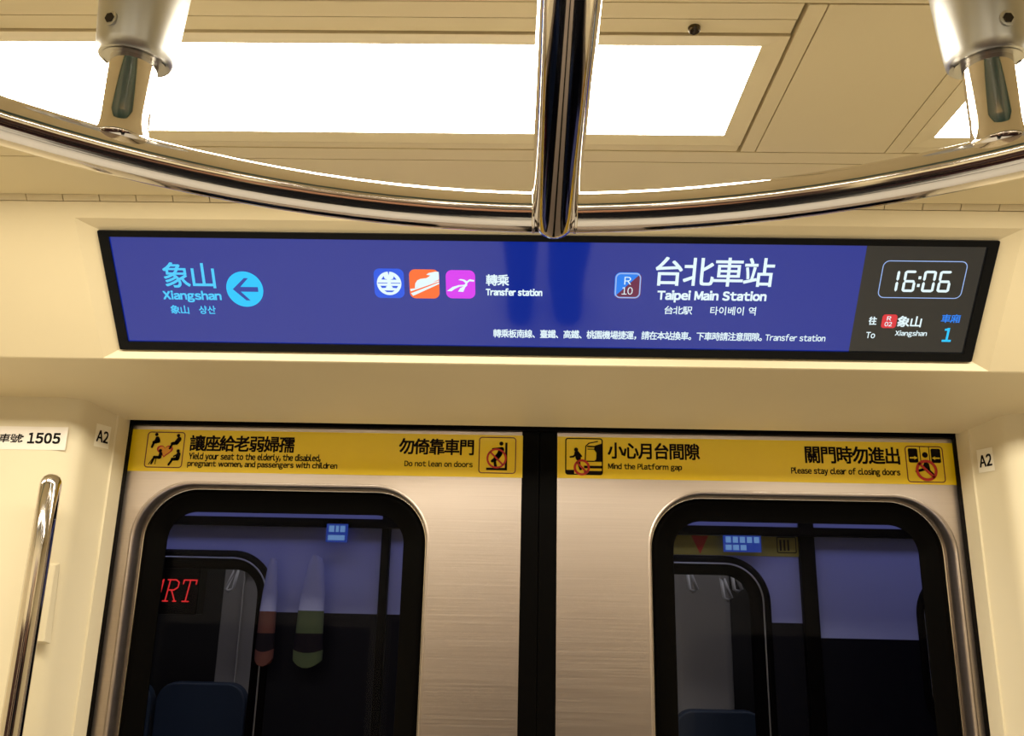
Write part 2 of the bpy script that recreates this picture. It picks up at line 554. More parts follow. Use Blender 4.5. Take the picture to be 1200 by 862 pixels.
for x in (-2.513, -1.0, 0.513):
    c = copy_tree(light)
    c.location = (x * KC - 0.014, mirror(0.9065) * KC, ZC)
    tag(c, 'ceiling light of the row over the far side of the car', 'ceiling light', LG)
# small dark lock on the rail of the long light
lk = empty('panel_lock', (0.166 * KC - 0.014, 0.7835 * KC, ZC + 0.002))
tag(lk, 'small dark round lock in the ceiling strip above the long light', 'lock')
bm = bmesh.new(); tube(bm, [(0, 0, 0.004), (0, 0, -0.003), (0, 0, -0.0045)], [0.0058, 0.0058, 0.0045], 20)
obj('barrel', bm, mat('dark_brass', (0.10, 0.075, 0.04, 1), 0.35, 1.0), lk, smooth=False)
bm = bmesh.new(); box(bm, -0.001, -0.009, -0.0055, 0.001, 0.0035, -0.0044)
obj('key_slot', bm, M['gap'], lk)

# ------------------------------------------------------------------ passenger display
sr = empty('passenger_display', fp(0, 0.0136, -0.009), (R(90 + 39), 0, 0))
tag(sr, 'wide blue passenger information screen showing the next station above the doors', 'display')
P = Print(sr, 0.0, 0.0136)
bm = bmesh.new()
a = rrect(-0.6138, 0.0003, 0.6138, 0.1773, 0.002, 3)
b = rrect(-0.6000, 0.0125, 0.6000, 0.1685, 0.001, 3)
loft(bm, [[(x, y, 0.0002) for x, y in a], [(x, y, 0.0045) for x, y in a], [(x, y, 0.0045) for x, y in b], [(x, y, 0.0012) for x, y in b]])
obj('bezel', bm, M['bezel'], sr)
SX = 0.4388                                           # where the blue field ends
P.start(0.0015); P.rect(-0.6000, 0.0261, SX, 0.1821); P.end('blue_screen', M['lcd'])
P.start(0.0015); P.rect(SX, 0.0261, 0.6000, 0.1821); P.end('grey_screen', M['lcd_grey'], 'dark grey right end of the screen')
Z1, Z2, Z3 = 0.0018, 0.0021, 0.0024
def sprint(name, m, s, rect, bold=0.0, z=Z1): return P.label(name, m, z, s, rect, bold)
sprint('destination_text', M['t_cyan'], '象山', (-0.5332, 0.1087, -0.4600, 0.1460), 0.014)
sprint('destination_text', M['t_cyan'], 'Xiangshan', (-0.5382, 0.0873, -0.4545, 0.1046), 0.035)
sprint('destination_text', M['t_cyan'], '象山', (-0.5305, 0.0696, -0.5039, 0.0826), 0.02)
sprint('destination_text', M['t_cyan'], '샹산', (-0.4894, 0.0699, -0.4655, 0.0825), 0.02)
cx, cy = -0.4198, 0.1078
ar = 0.0262
P.start(Z1); P.disc(cx, cy, ar, n=48); P.end('arrow_disc', M['t_bright'])
P.start(Z2)
P.poly([(cx - 0.017, cy), (cx + 0.0005, cy + 0.0165), (cx + 0.0065, cy + 0.0165), (cx - 0.006, cy + 0.0035), (cx + 0.019, cy + 0.0035),
        (cx + 0.019, cy - 0.0035), (cx - 0.006, cy - 0.0035), (cx + 0.0065, cy - 0.0165), (cx + 0.0005, cy - 0.0165)])
P.end('arrow', M['t_navy'])
# transfer icons
def icon(rect, m):
    x0, y0, x1, y1 = rect
    P.start(Z1); P.rect(x0, y0, x1, y1, 0.0085); P.end('icon_tile', m)
    return lambda px, py: (x0 + (x1 - x0) * px, y0 + (y1 - y0) * py)
q = icon((-0.2358, 0.0977, -0.1935, 0.1409), M['t_blue'])
c0 = q(0.5, 0.5); rr = 0.0172
P.start(Z2); P.disc(c0[0], c0[1], rr, n=40); P.end('icon_mark', M['t_white'])
P.start(Z3)
def u(px, py): return (c0[0] + rr * px, c0[1] + rr * py)
for s in (-1, 1):
    P.poly([u(s * 0.62, 0.33), u(s * 0.42, 0.62), u(s * 0.34, 0.40), u(s * 0.12, 0.33)])
    P.poly([u(s * 0.92, 0.06), u(s * 0.14, 0.06), u(s * 0.14, 0.00), u(s * 0.92, 0.00)])
    P.poly([u(s * 0.72, -0.20), u(s * 0.16, -0.20), u(s * 0.30, -0.30), u(s * 0.22, -0.36), u(s * 0.60, -0.40)])
P.poly([u(-0.42, -0.60), u(0.42, -0.60), u(0.22, -0.74), u(-0.22, -0.74)])
P.poly([u(-0.07, 1.0), u(0.07, 1.0), u(0.0, 0.70)])
P.end('icon_mark_detail', M['t_blue'])
def icon_poly(q, pts, x0, y0, x1, y1): P.poly([q((x - x0) / (x1 - x0), (y1 - y) / (y1 - y0)) for x, y in pts])
q = icon((-0.1862, 0.0977, -0.1442, 0.1403), M['t_orange'])
P.start(Z2)
icon_poly(q, [(482, 312), (488, 268), (508, 238), (540, 222), (600, 214), (640, 188), (600, 181), (622, 164), (690, 150), (723, 152), (723, 226), (600, 282)], 430, 130, 725, 415)
icon_poly(q, [(436, 322), (480, 316), (723, 234), (723, 246), (440, 346)], 430, 130, 725, 415)
icon_poly(q, [(442, 364), (723, 254), (723, 270), (462, 390)], 430, 130, 725, 415)
P.end('icon_mark', M['t_white'])
q = icon((-0.1350, 0.0984, -0.0939, 0.1398), M['t_magenta'])
P.start(Z2)
icon_poly(q, [(803, 342), (860, 300), (920, 282), (978, 277), (990, 262), (965, 240), (918, 230), (940, 221), (978, 226), (1003, 242), (1030, 222), (1076, 230),
              (1074, 246), (1030, 242), (1006, 262), (1006, 284), (986, 302), (966, 349), (913, 346), (935, 312), (972, 292), (930, 297), (882, 320), (850, 343)], 795, 135, 1085, 415)
P.end('icon_mark', M['t_white'])
sprint('transfer_text', M['t_white'], '轉乘', (-0.0789, 0.1178, -0.0467, 0.1343), 0.024)
sprint('transfer_text', M['t_white'], 'Transfer station', (-0.0791, 0.1033, -0.0000, 0.1142), 0.05)
sprint('notice_text', M['t_white'], '轉乘板南線、臺鐵、高鐵、桃園機場捷運，請在本站換車。下車時請注意間隙。', (-0.0691, 0.0397, 0.3135, 0.0530), 0.018)
sprint('notice_text', M['t_white'], 'Transfer station', (0.3181, 0.0410, 0.4029, 0.0514), 0.02)
# station code tile
x0, y0, x1, y1 = (0.1003, 0.1013, 0.1374, 0.1397)
P.start(Z1); P.poly(rrect(x0, y0, x1, y1, 0.008)); P.end('code_tile', M['t_wine'])
P.start(Z1 + 0.0001)
rp = rrect(x0, y0, x1, y1, 0.008)
P.poly([p for p in rp if (p[0] - x0) / (x1 - x0) < (p[1] - y0) / (y1 - y0) + 1e-4])
P.end('code_tile_half', M['t_azure'])
P.start(Z2); P.frame(x0 + 0.0008, y0 + 0.0008, x1 - 0.0008, y1 - 0.0008, 0.0075, 0.0018); P.end('code_outline', M['t_line'])
sprint('code_text', M['t_white'], 'R', (0.1136, 0.1221, 0.1231, 0.1334), 0.0, Z3)
sprint('code_text', M['t_white'], '10', (0.1107, 0.1075, 0.1259, 0.1185), 0.0, Z3)
sprint('station_text', M['t_white'], '台北車站', (0.1557, 0.1209, 0.3185, 0.1626), 0.014)
sprint('station_text', M['t_white'], 'Taipei Main Station', (0.1607, 0.0967, 0.3124, 0.1146), 0.04)
sprint('station_text', M['t_white'], '台北駅', (0.1723, 0.0790, 0.2112, 0.0913), 0.014)
sprint('station_text', M['t_white'], '타이베이 역', (0.2364, 0.0788, 0.3001, 0.0915), 0.014)
# clock
x0, y0, x1, y1 = (0.4646, 0.1074, 0.5794, 0.1613)
P.start(Z1); P.frame(x0, y0, x1, y1, 0.009, 0.0012); P.end('clock_outline', M['t_line'])
x0, y0, x1, y1 = (0.4779, 0.1165, 0.5644, 0.1474)
P.start(Z1)
dw = 0.0172; dh = y1 - y0; sw = 0.0036
SEG = {'1': 'bc', '6': 'acdefg', '0': 'abcdef'}
def digit(ch, x):
    g = 0.0005
    w, h = dw, dh
    L = {'a': [(0, h), (w, h)], 'g': [(0, h / 2), (w, h / 2)], 'd': [(0, 0), (w, 0)], 'f': [(0, h / 2), (0, h)], 'b': [(w, h / 2), (w, h)], 'e': [(0, 0), (0, h / 2)], 'c': [(w, 0), (w, h / 2)]}
    for s in SEG[ch]:
        (ax, ay), (bx, by) = L[s]
        if ay == by:
            yy = ay + (sw / 2 if s == 'd' else -sw / 2 if s == 'a' else 0)
            P.poly([(x + g + 0.0008, y0 + yy), (x + g + sw * 0.7, y0 + yy + sw / 2), (x + w - g - sw * 0.7, y0 + yy + sw / 2), (x + w - g - 0.0008, y0 + yy),
                    (x + w - g - sw * 0.7, y0 + yy - sw / 2), (x + g + sw * 0.7, y0 + yy - sw / 2)])
        else:
            xx = ax + (sw / 2 if ax == 0 else -sw / 2)
            lo_, hi = ay + g, by - g
            P.poly([(x + xx, y0 + lo_), (x + xx + sw / 2, y0 + lo_ + sw * 0.6), (x + xx + sw / 2, y0 + hi - sw * 0.6), (x + xx, y0 + hi), (x + xx - sw / 2, y0 + hi - sw * 0.6), (x + xx - sw / 2, y0 + lo_ + sw * 0.6)])
xa = (0.4900, 0.1317)[0]
digit('1', xa - dw)
digit('6', (0.4962, 0.1318)[0])
digit('0', (0.5227, 0.1322)[0])
digit('6', (0.5440, 0.1324)[0])
xc = (0.5183, 0.1321)[0]
for fy in (0.24, 0.60): P.rect(xc - 0.0022, y0 + dh * fy, xc + 0.0016, y0 + dh * (fy + 0.14))
P.end('clock_digits', M['t_white'])
sprint('direction_text', M['t_white'], '往', (0.4592, 0.0672, 0.4704, 0.0797), 0.03)
sprint('direction_text', M['t_white'], 'To', (0.4590, 0.0470, 0.4718, 0.0565), 0.02)
x0, y0, x1, y1 = (0.4774, 0.0628, 0.4981, 0.0832)
P.start(Z1); P.rect(x0, y0, x1, y1, 0.004); P.end('line_tile', M['t_red'])
sprint('line_text', M['t_white'], 'R', (0.4838, 0.0742, 0.4897, 0.0805), 0.02, Z2)
sprint('line_text', M['t_white'], '02', (0.4820, 0.0655, 0.4922, 0.0722), 0.02, Z2)
sprint('direction_text', M['t_white'], '象山', (0.4991, 0.0647, 0.5329, 0.0812), 0.024)
sprint('direction_text', M['t_white'], 'Xiangshan', (0.4993, 0.0493, 0.5437, 0.0595), 0.02)
sprint('carriage_text', M['t_azure'], '車廂', (0.5592, 0.0719, 0.5855, 0.0845), 0.02)
sprint('carriage_text', M['t_bright'], '１', (0.5663, 0.0432, 0.5790, 0.0642), 0.03)

# ------------------------------------------------------------------ doors
DY = 1.48
def leaf(x0, x1, hx0, hx1, seal_side):
    """one sliding leaf with its window; the leaf face lies at y = DY"""
    bm = bmesh.new()
    z0, z1 = 0.02, Z0 + 0.36
    hz0, hz1 = Z0 - 0.62, Z0 + 0.188
    outer = [(x0, z0), (x1, z0), (x1, z1), (x0, z1)]
    hole = rrect(hx0 - 0.004, hz0 - 0.004, hx1 + 0.004, hz1 + 0.004, 0.098, 14)
    sheet_with_holes(bm, outer, [hole], DY)
    sheet_with_holes(bm, outer, [hole], DY + 0.034)
    for (a, b) in (((x0, z0), (x0, z1)), ((x1, z0), (x1, z1))):
        bm.faces.new([bm.verts.new(p) for p in ((a[0], DY, a[1]), (b[0], DY, b[1]), (b[0], DY + 0.034, b[1]), (a[0], DY + 0.034, a[1]))])
    bmesh.ops.remove_doubles(bm, verts=bm.verts, dist=1e-5)
    return bm, (hx0, hz0, hx1, hz1)
def rr3(h, inset, y, r, n=14):
    x0, z0, x1, z1 = h
    return [(p[0], y, p[1]) for p in rrect(x0 + inset, z0 + inset, x1 - inset, z1 - inset, r - inset, n)]
def make_door(name, side):
    if side < 0: x0, x1, hx = -0.80, -0.0275, (-0.689, -0.186)
    else: x0, x1, hx = 0.0335, 0.80, (0.191, 0.699)
    bm, h = leaf(x0, x1, hx[0], hx[1], side)
    d = struct(name, bm, M['steel'])
    d['label'] = 'brushed steel sliding door leaf on the %s side of the black centre seal' % ('left' if side < 0 else 'right')
    # rolled steel lip and reveal
    bm = bmesh.new()
    r = 0.094
    loft(bm, [rr3(h, -0.004, DY, r), rr3(h, -0.0022, DY - 0.0010, r), rr3(h, -0.0005, DY - 0.0008, r), rr3(h, 0.0008, DY + 0.0012, r), rr3(h, 0.0018, DY + 0.005, r), rr3(h, 0.0035, DY + 0.038, r)])
    obj('window_trim', bm, M['steel'], d, smooth=True)
    bm = bmesh.new()
    tube(bm, rr3(h, 0.0050, DY + 0.0335, r), 0.0016, 8, closed=True)
    obj('chrome_bead', bm, M['chrome'], d, smooth=True)
    # black rubber gasket sloping in to the glass
    bm = bmesh.new()
    loft(bm, [rr3(h, 0.0035, DY + 0.038, r), rr3(h, 0.0075, DY + 0.032, r), rr3(h, 0.016, DY + 0.0315, r), rr3(h, 0.020, DY + 0.034, r), rr3(h, 0.043, DY + 0.0355, r), rr3(h, 0.045, DY + 0.0395, r)])
    obj('window_gasket', bm, M['rubber'], d, smooth=True)
    bm = bmesh.new()
    f = rr3(h, 0.042, DY + 0.0385, r); g = rr3(h, 0.042, DY + 0.0300, r)
    bm.faces.new([bm.verts.new(p) for p in f])
    obj('window_glass', bm, M['glass'], d)
    # centre seal
    bm = bmesh.new()
    a, b = (-0.0275, 0.00285) if side < 0 else (0.0030, 0.0335)
    z1 = Z0 + 0.36
    prof = [(a, DY - 0.001), (b, DY - 0.001), (b, DY + 0.036), (a, DY + 0.036)]
    extrude_z(bm, prof, 0.02, z1)
    obj('edge_seal', bm, M['rubber'], d, bevel=0.002)
    return d
door_l = make_door('door_1', -1)
door_r = make_door('door_2', 1)
# black weather strip in the slot between each jamb and its leaf, and above the leaves
for s, nm in ((-1, 'trim_3'), (1, 'trim_4')):
    bm = bmesh.new()
    extrude_z(bm, [(s * 0.7125, 1.4665), (s * 0.7125, 1.4793), (s * 0.80, 1.4793), (s * 0.80, 1.4665)], 0.0, 1.875)
    struct(nm, bm, M['rubber'])
bm = bmesh.new()
box(bm, -0.80, 1.468, Z0 + 0.2880, 0.80, 1.4785, Z0 + 0.335)
struct('trim_5', bm, M['rubber'])

# ------------------------------------------------------------------ yellow door stickers
def sticker(name, rect, label):
    x0, y0, x1, y1 = rect
    root = empty(name, ((x0 + x1) / 2, DY - 0.0006, y0), (R(90), 0, 0))
    tag(root, label, 'sticker', 'yellow warning strips on the door leaves')
    p = Print(root, (x0 + x1) / 2, y0)
    bm = bmesh.new()
    w = (x1 - x0) / 2
    bm.faces.new([bm.verts.new(v) for v in ((-w, 0, 0), (w, 0, 0), (w, y1 - y0, 0), (-w, y1 - y0, 0))])
    obj('strip', bm, M['yellow'], root)
    return p
K1, K2, K3 = 0.0003, 0.0006, 0.0009
def pict_box(p, rect, m, r=0.006, w=0.0017):
    x0, y0, x1, y1 = rect
    p.start(K1); p.frame(x0, y0, x1, y1, r, w); p.end('pictogram_frame', m)
    return (lambda a, b: (x0 + (x1 - x0) * a, y0 + (y1 - y0) * b)), (x1 - x0)

p = sticker('warning_sticker', (-0.7279, 1.7578, -0.0252, 1.8316), 'yellow strip asking riders to yield seats and not lean, on the left door leaf')
q, s = pict_box(p, (-0.6849, 1.7641, -0.6182, 1.8275), M['maroon'])
p.start(K2)
hp = []
for k in range(40):
    t = 2 * PI * k / 40
    hp.append((0.5 + 0.0145 * 16 * math.sin(t) ** 3 * 0.92, 0.475 + 0.0145 * (13 * math.cos(t) - 5 * math.cos(2 * t) - 2 * math.cos(3 * t) - math.cos(4 * t)) * 0.82))
inn = [(0.5 + (x - 0.5) * 0.78, 0.475 + (y - 0.475) * 0.78) for x, y in hp]
p.band([q(*a) for a in inn], [q(*a) for a in hp])
p.end('heart', M['red'])
p.start(K1 + 0.0001); p.poly([q(*a) for a in inn]); p.end('heart_fill', M['orangefill'])
p.start(K3)
def fig(head, limbs):
    p.disc(*q(*head), 0.045 * s, n=20)
    for a, b, w in limbs: p.capsule(q(*a), q(*b), w * s)
fig((0.24, 0.92), [((0.27, 0.81), (0.30, 0.74), 0.11), ((0.30, 0.73), (0.19, 0.70), 0.085), ((0.19, 0.69), (0.155, 0.57), 0.06), ((0.24, 0.80), (0.2, 0.72), 0.04)])
fig((0.82, 0.90), [((0.85, 0.80), (0.79, 0.70), 0.12), ((0.79, 0.69), (0.68, 0.67), 0.085), ((0.68, 0.66), (0.63, 0.54), 0.06)])
fig((0.39, 0.47), [((0.41, 0.39), (0.39, 0.29), 0.09), ((0.38, 0.28), (0.25, 0.29), 0.075), ((0.25, 0.28), (0.19, 0.11), 0.05), ((0.24, 0.30), (0.12, 0.09), 0.02), ((0.30, 0.24), (0.29, 0.10), 0.02)])
fig((0.86, 0.47), [((0.88, 0.38), (0.86, 0.26), 0.11), ((0.85, 0.25), (0.73, 0.24), 0.085), ((0.73, 0.23), (0.65, 0.09), 0.06), ((0.83, 0.36), (0.76, 0.32), 0.04)])
p.end('seated_figures', M['ink'])
p.label('sign_text', M['ink'], K1, '讓座給老弱婦孺', (-0.6091, 1.7942, -0.4246, 1.8230), 0.027)
p.label('sign_text', M['ink'], K1, 'Yield your seat to the elderly, the disabled,', (-0.6079, 1.7767, -0.3770, 1.7919), 0.028)
p.label('sign_text', M['ink'], K1, 'pregnant women, and passengers with children', (-0.6090, 1.7647, -0.3470, 1.7781), 0.028)
p.label('sign_text', M['ink'], K1, '勿倚靠車門', (-0.2419, 1.7951, -0.1111, 1.8236), 0.027)
p.label('sign_text', M['ink'], K1, 'Do not lean on doors', (-0.2308, 1.7743, -0.1125, 1.7847), 0.028)
q, s = pict_box(p, (-0.1026, 1.7644, -0.0378, 1.8281), M['maroon'])
p.start(K1 + 0.0001)
p.disc(*q(0.60, 0.82), 0.055 * s, n=20)
p.path([q(0.61, 0.66), q(0.55, 0.52), q(0.47, 0.42)], 0.14 * s)
p.capsule(q(0.38, 0.665), q(0.62, 0.695), 0.06 * s)
p.path([q(0.47, 0.42), q(0.43, 0.34), q(0.46, 0.18)], 0.075 * s)
p.path([q(0.47, 0.42), q(0.37, 0.34)], 0.085 * s)
p.rect(*q(0.21, 0.09), *q(0.76, 0.155))
p.rect(*q(0.705, 0.09), *q(0.765, 0.85))
p.end('leaning_figure', M['ink'])
p.start(K3)
c = q(0.48, 0.41)
p.ring(c[0], c[1], 0.27 * s, 0.05 * s)
p.capsule((c[0] - 0.17 * s, c[1] + 0.17 * s), (c[0] + 0.17 * s, c[1] - 0.17 * s), 0.045 * s)
p.end('prohibition_ring', M['red'])

p = sticker('warning_sticker', (0.0337, 1.7588, 0.7224, 1.8310), 'yellow strip warning of the platform gap and closing doors, on the right door leaf')
q, s = pict_box(p, (0.0471, 1.7647, 0.1121, 1.8289), M['ink'], 0.005, 0.002)
p.start(K1 + 0.0001)
p.disc(*q(0.29, 0.68), 0.055 * s, n=20)
p.path([q(0.31, 0.58), q(0.35, 0.45)], 0.14 * s)
p.path([q(0.28, 0.56), q(0.22, 0.49), q(0.14, 0.48)], 0.05 * s)
p.path([q(0.36, 0.42), q(0.37, 0.28), q(0.41, 0.16)], 0.075 * s)
p.path([q(0.37, 0.58), q(0.43, 0.50)], 0.045 * s)
p.poly([q(0.99, 0.86), q(0.80, 0.80), q(0.76, 0.70), q(0.83, 0.60), q(0.82, 0.42), q(0.74, 0.36), q(0.99, 0.36)])
p.path([q(0.53, 0.36), q(0.55, 0.78), q(0.63, 0.86), q(0.86, 0.91)], 0.03 * s)
p.path([q(0.60, 0.77), q(0.80, 0.77)], 0.04 * s)
p.path([q(0.60, 0.70), q(0.78, 0.70)], 0.025 * s)
p.path([q(0.53, 0.37), q(0.75, 0.37)], 0.03 * s)
p.rect(*q(0.50, 0.18), *q(0.985, 0.25))
p.rect(*q(0.50, 0.02), *q(0.985, 0.11))
p.rect(*q(0.02, 0.02), *q(0.24, 0.13))
p.end('gap_figure', M['ink'])
p.start(K3)
c = q(0.44, 0.20)
p.ring(c[0], c[1], 0.215 * s, 0.06 * s)
p.capsule((c[0] - 0.13 * s, c[1] + 0.13 * s), (c[0] + 0.13 * s, c[1] - 0.13 * s), 0.05 * s)
p.end('prohibition_ring', M['red'])
p.label('sign_text', M['ink'], K1, '小心月台間隙', (0.1204, 1.7936, 0.2793, 1.8225), 0.027)
p.label('sign_text', M['ink'], K1, 'Mind the Platform gap', (0.1210, 1.7729, 0.2480, 1.7862), 0.028)
p.label('sign_text', M['ink'], K1, '關門時勿進出', (0.4591, 1.7919, 0.6210, 1.8223), 0.027)
p.label('sign_text', M['ink'], K1, 'Please stay clear of closing doors', (0.4339, 1.7702, 0.6192, 1.7849), 0.028)
q, s = pict_box(p, (0.6305, 1.7621, 0.6951, 1.8249), M['maroon'])
p.start(K1 + 0.0001)
p.poly(rrect(*q(0.08, 0.54), *q(0.33, 0.93), 0.003))
p.poly(rrect(*q(0.68, 0.54), *q(0.93, 0.93), 0.003))
p.rect(*q(0.385, 0.55), *q(0.405, 0.98)); p.rect(*q(0.625, 0.55), *q(0.645, 0.98))
p.disc(*q(0.52, 0.755), 0.075 * s, n=24)
p.poly([q(0.50, 0.58), q(0.60, 0.52), q(0.62, 0.36), q(0.52, 0.32), q(0.42, 0.42)])
p.path([q(0.46, 0.36), q(0.26, 0.30)], 0.07 * s)
p.path([q(0.56, 0.36), q(0.70, 0.20)], 0.07 * s)
p.end('closing_doors_figure', M['ink'])
for a, d in ((0.11, 1), (0.90, -1)):
    p.start(K2)
    xa_, xb_ = sorted((q(a, 0)[0], q(a + d * 0.13, 0)[0]))
    p.rect(xa_, q(0, 0.65)[1], xb_, q(0, 0.69)[1])
    p.poly([q(a + d * 0.12, 0.72), q(a + d * 0.21, 0.67), q(a + d * 0.12, 0.62)])
    p.end('door_arrow', M['yellow'])
p.start(K3)
c = q(0.52, 0.33)
p.ring(c[0], c[1], 0.285 * s, 0.075 * s)
p.capsule((c[0] - 0.17 * s, c[1] + 0.17 * s), (c[0] + 0.17 * s, c[1] - 0.17 * s), 0.07 * s)
p.end('prohibition_ring', M['red'])

# ------------------------------------------------------------------ wall stickers
x1, z1 = (-0.7579, 1.8085); zb = (-0.7541, 1.7710)[1]; x0 = x1 - 0.205
root = empty('number_sticker', ((x0 + x1) / 2, 1.3526, zb), (R(90), 0, 0))
tag(root, 'white carriage number sticker on the wall above the curved grab pole', 'sticker')
p = Print(root, (x0 + x1) / 2, zb)
p.start(0.0); p.rect(x0, zb, x1, z1); p.end('label_paper', M['paper'])
p.label('number_text', M['black_ink'], 0.0003, '車號:', (-0.8688, 1.7820, -0.8278, 1.7964), 0.02, 0.1)
p.start(0.0003)
a0_, b0_, a1_, b1_ = (-0.8229, 1.7810, -0.7675, 1.7987)
for k, ch in enumerate('１５０５'):
    w_ = (a1_ - a0_) / 4.0
    p.text(ch, a0_ + w_ * k + w_ * (0.12 if k == 0 else 0.04), b0_, a0_ + w_ * (k + 0.96), b1_, 0.05, 0.0)
p.end('number_text', M['black_ink'])
def a2(x, y, z, ang, side):
    r = empty('code_sticker', (x, y, z - 0.019), (R(90), 0, R(ang)))
    tag(r, 'small square A2 sticker on the %s door jamb' % side, 'sticker', 'A2 stickers beside the doors')
    p = Print(r, 0, 0)
    p.start(0.0); p.rect(-0.0165, 0, 0.0165, 0.038); p.end('label_paper', M['beige_sticker'])
    p.label('code_text', M['black_ink'], 0.0003, 'A2', (-0.013, 0.0085, 0.013, 0.0285), 0.035)
a2(-0.7290 + 0.0010, 1.4070, Z0 + 0.2545, 73.5, 'left')
a2(0.7290 - 0.0010, 1.4070, Z0 + 0.2400, -73.5, 'right')

# ------------------------------------------------------------------ left grab pole and the wedge behind it
gp = empty('grab_pole', (-0.738, 1.30, 0.60))
tag(gp, 'polished steel vertical grab pole with a rounded top end, left of the doors', 'grab pole')
bm = bmesh.new()
pts = [(0, 0.053, 0.0), (0, 0.01, 0.008), (0, -0.004, 0.03), (0, -0.008, 0.06)]
top = Z0 + 0.1745 - 0.60
pts += [(0, -0.008, z) for z in (0.2, 0.4, 0.6, 0.8, 0.95, top - 0.016, top - 0.010, top - 0.005, top - 0.0015, top)]
rads = [0.0155] * (len(pts) - 4) + [0.0145, 0.0118, 0.0075, 0.003]
tube(bm, pts, rads, 28)
obj('bar', bm, M['chrome'], gp, smooth=True)
wd = empty('wall_wedge', (-0.747, 1.353, Z0 - 0.074))
tag(wd, 'cream wedge-shaped cover on the wall behind the vertical grab pole', 'cover')
bm = bmesh.new()
pr = [(-0.022, 0, 0), (0.014, 0, 0), (0.010, 0, 0.120), (-0.010, 0, 0.120)]
pf_ = [(-0.022, -0.016, 0.004), (0.012, -0.016, 0.004), (0.005, -0.006, 0.116), (-0.010, -0.006, 0.116)]
a = [bm.verts.new(v) for v in pr]; b = [bm.verts.new(v) for v in pf_]
bm.faces.new(a); bm.faces.new(b)
for i in range(4): bm.faces.new((a[i], a[(i + 1) % 4], b[(i + 1) % 4], b[i]))
obj('cover', bm, M['cream_wall'], wd, bevel=0.0015)

# ------------------------------------------------------------------ overhead ring handrail
HC = Vector((-0.004, 0.066, Z0 + 0.335))
RR, TR = 0.6365, 0.0178
hr = empty('overhead_handrail', (HC.x, HC.y, HC.z))
tag(hr, 'polished steel ring handrail hanging from the ceiling in front of the display', 'handrail')
bm = bmesh.new()
tube(bm, [(RR * math.cos(2 * PI * k / 120), RR * math.sin(2 * PI * k / 120), 0) for k in range(120)], TR, 32, closed=True)
obj('ring_bar', bm, M['chrome'], hr, smooth=True)
bm = bmesh.new()
BX = 0.0085
ye = [-0.648, -0.646, -0.640, -0.630] + [-0.6 + 0.06 * k for k in range(21)] + [0.630, 0.640, 0.646, 0.648]
re_ = [0.010, 0.014, 0.0178, 0.0190] + [0.0190] * 21 + [0.0190, 0.0178, 0.014, 0.010]
tube(bm, [(BX, y, -0.006) for y in ye], re_, 36)
obj('cross_bar', bm, M['chrome'], hr, smooth=True)
for s in (-1, 1):   # weld bead where the cross bar meets the ring
    bm = bmesh.new()
    tube(bm, [(BX + s * 0.0185, 0.634 + 0.0182 * math.cos(t), 0.0182 * math.sin(t)) for t in (2 * PI * k / 32 for k in range(32))], 0.0014, 8, closed=True)
    obj('weld_bead', bm, M['chrome'], hr, smooth=True)
ANG = [122.0, 57.0, -57.0, -122.0]
for ad in ANG:
    a = R(ad)
    bx, by = RR * math.cos(a), RR * math.sin(a)
    dv = Vector((-0.075 * (1 if bx > 0 else -1), -0.12 * (1 if by > 0 else -1), 1.0))
    B = Vector((bx, by, 0))
    bm = bmesh.new()
    tube(bm, [B + dv * s for s in (0.010, 0.015, 0.0185, 0.023, 0.030, 0.08, 0.12)], [0.0225, 0.0205, 0.0192, 0.0185, 0.0182, 0.0182, 0.0182], 32)
    post = obj('post', bm, M['chrome'], hr, smooth=True)
    bm = bmesh.new()
    HT = ZC - HC.z
    ss = [0.095, 0.078, 0.0765, 0.0770, 0.0795, 0.086, 0.110, 0.13, 0.15, HT - 0.010, HT - 0.009, HT]
    rr_ = [0.0200, 0.0200, 0.0240, 0.0268, 0.0288, 0.0298, 0.0318, 0.0332, 0.0345, 0.0362, 0.056, 0.056]
    # lathe about the post axis
    tube(bm, [B + dv * s for s in ss], rr_, 40, caps=False)
    sl = obj('sleeve', bm, M['satin'], post, smooth=True)
    sl.data.set_sharp_from_angle(angle=R(50))
    # countersunk screw on the side facing the doors' far aisle
    fr = Vector((-0.28 if bx < 0 else 0.05, -1.0, 0.0)).normalized()
    ax = dv.normalized()
    fr = (fr - ax * fr.dot(ax)).normalized()
    c0 = B + dv * 0.0965
    bm = bmesh.new()
    tube(bm, [c0 + fr * (0.0302 + e) for e in (-0.004, 0.0012, 0.0014)], [0.0062, 0.0062, 0.0046], 20)
    sc = obj('screw', bm, M['satin'], post)
    bm = bmesh.new()
    tube(bm, [c0 + fr * (0.0302 + e) for e in (0.0, 0.0021, 0.0022)], [0.0040, 0.0040, 0.0032], 6)
    obj('screw_socket', bm, M['gap'], post)

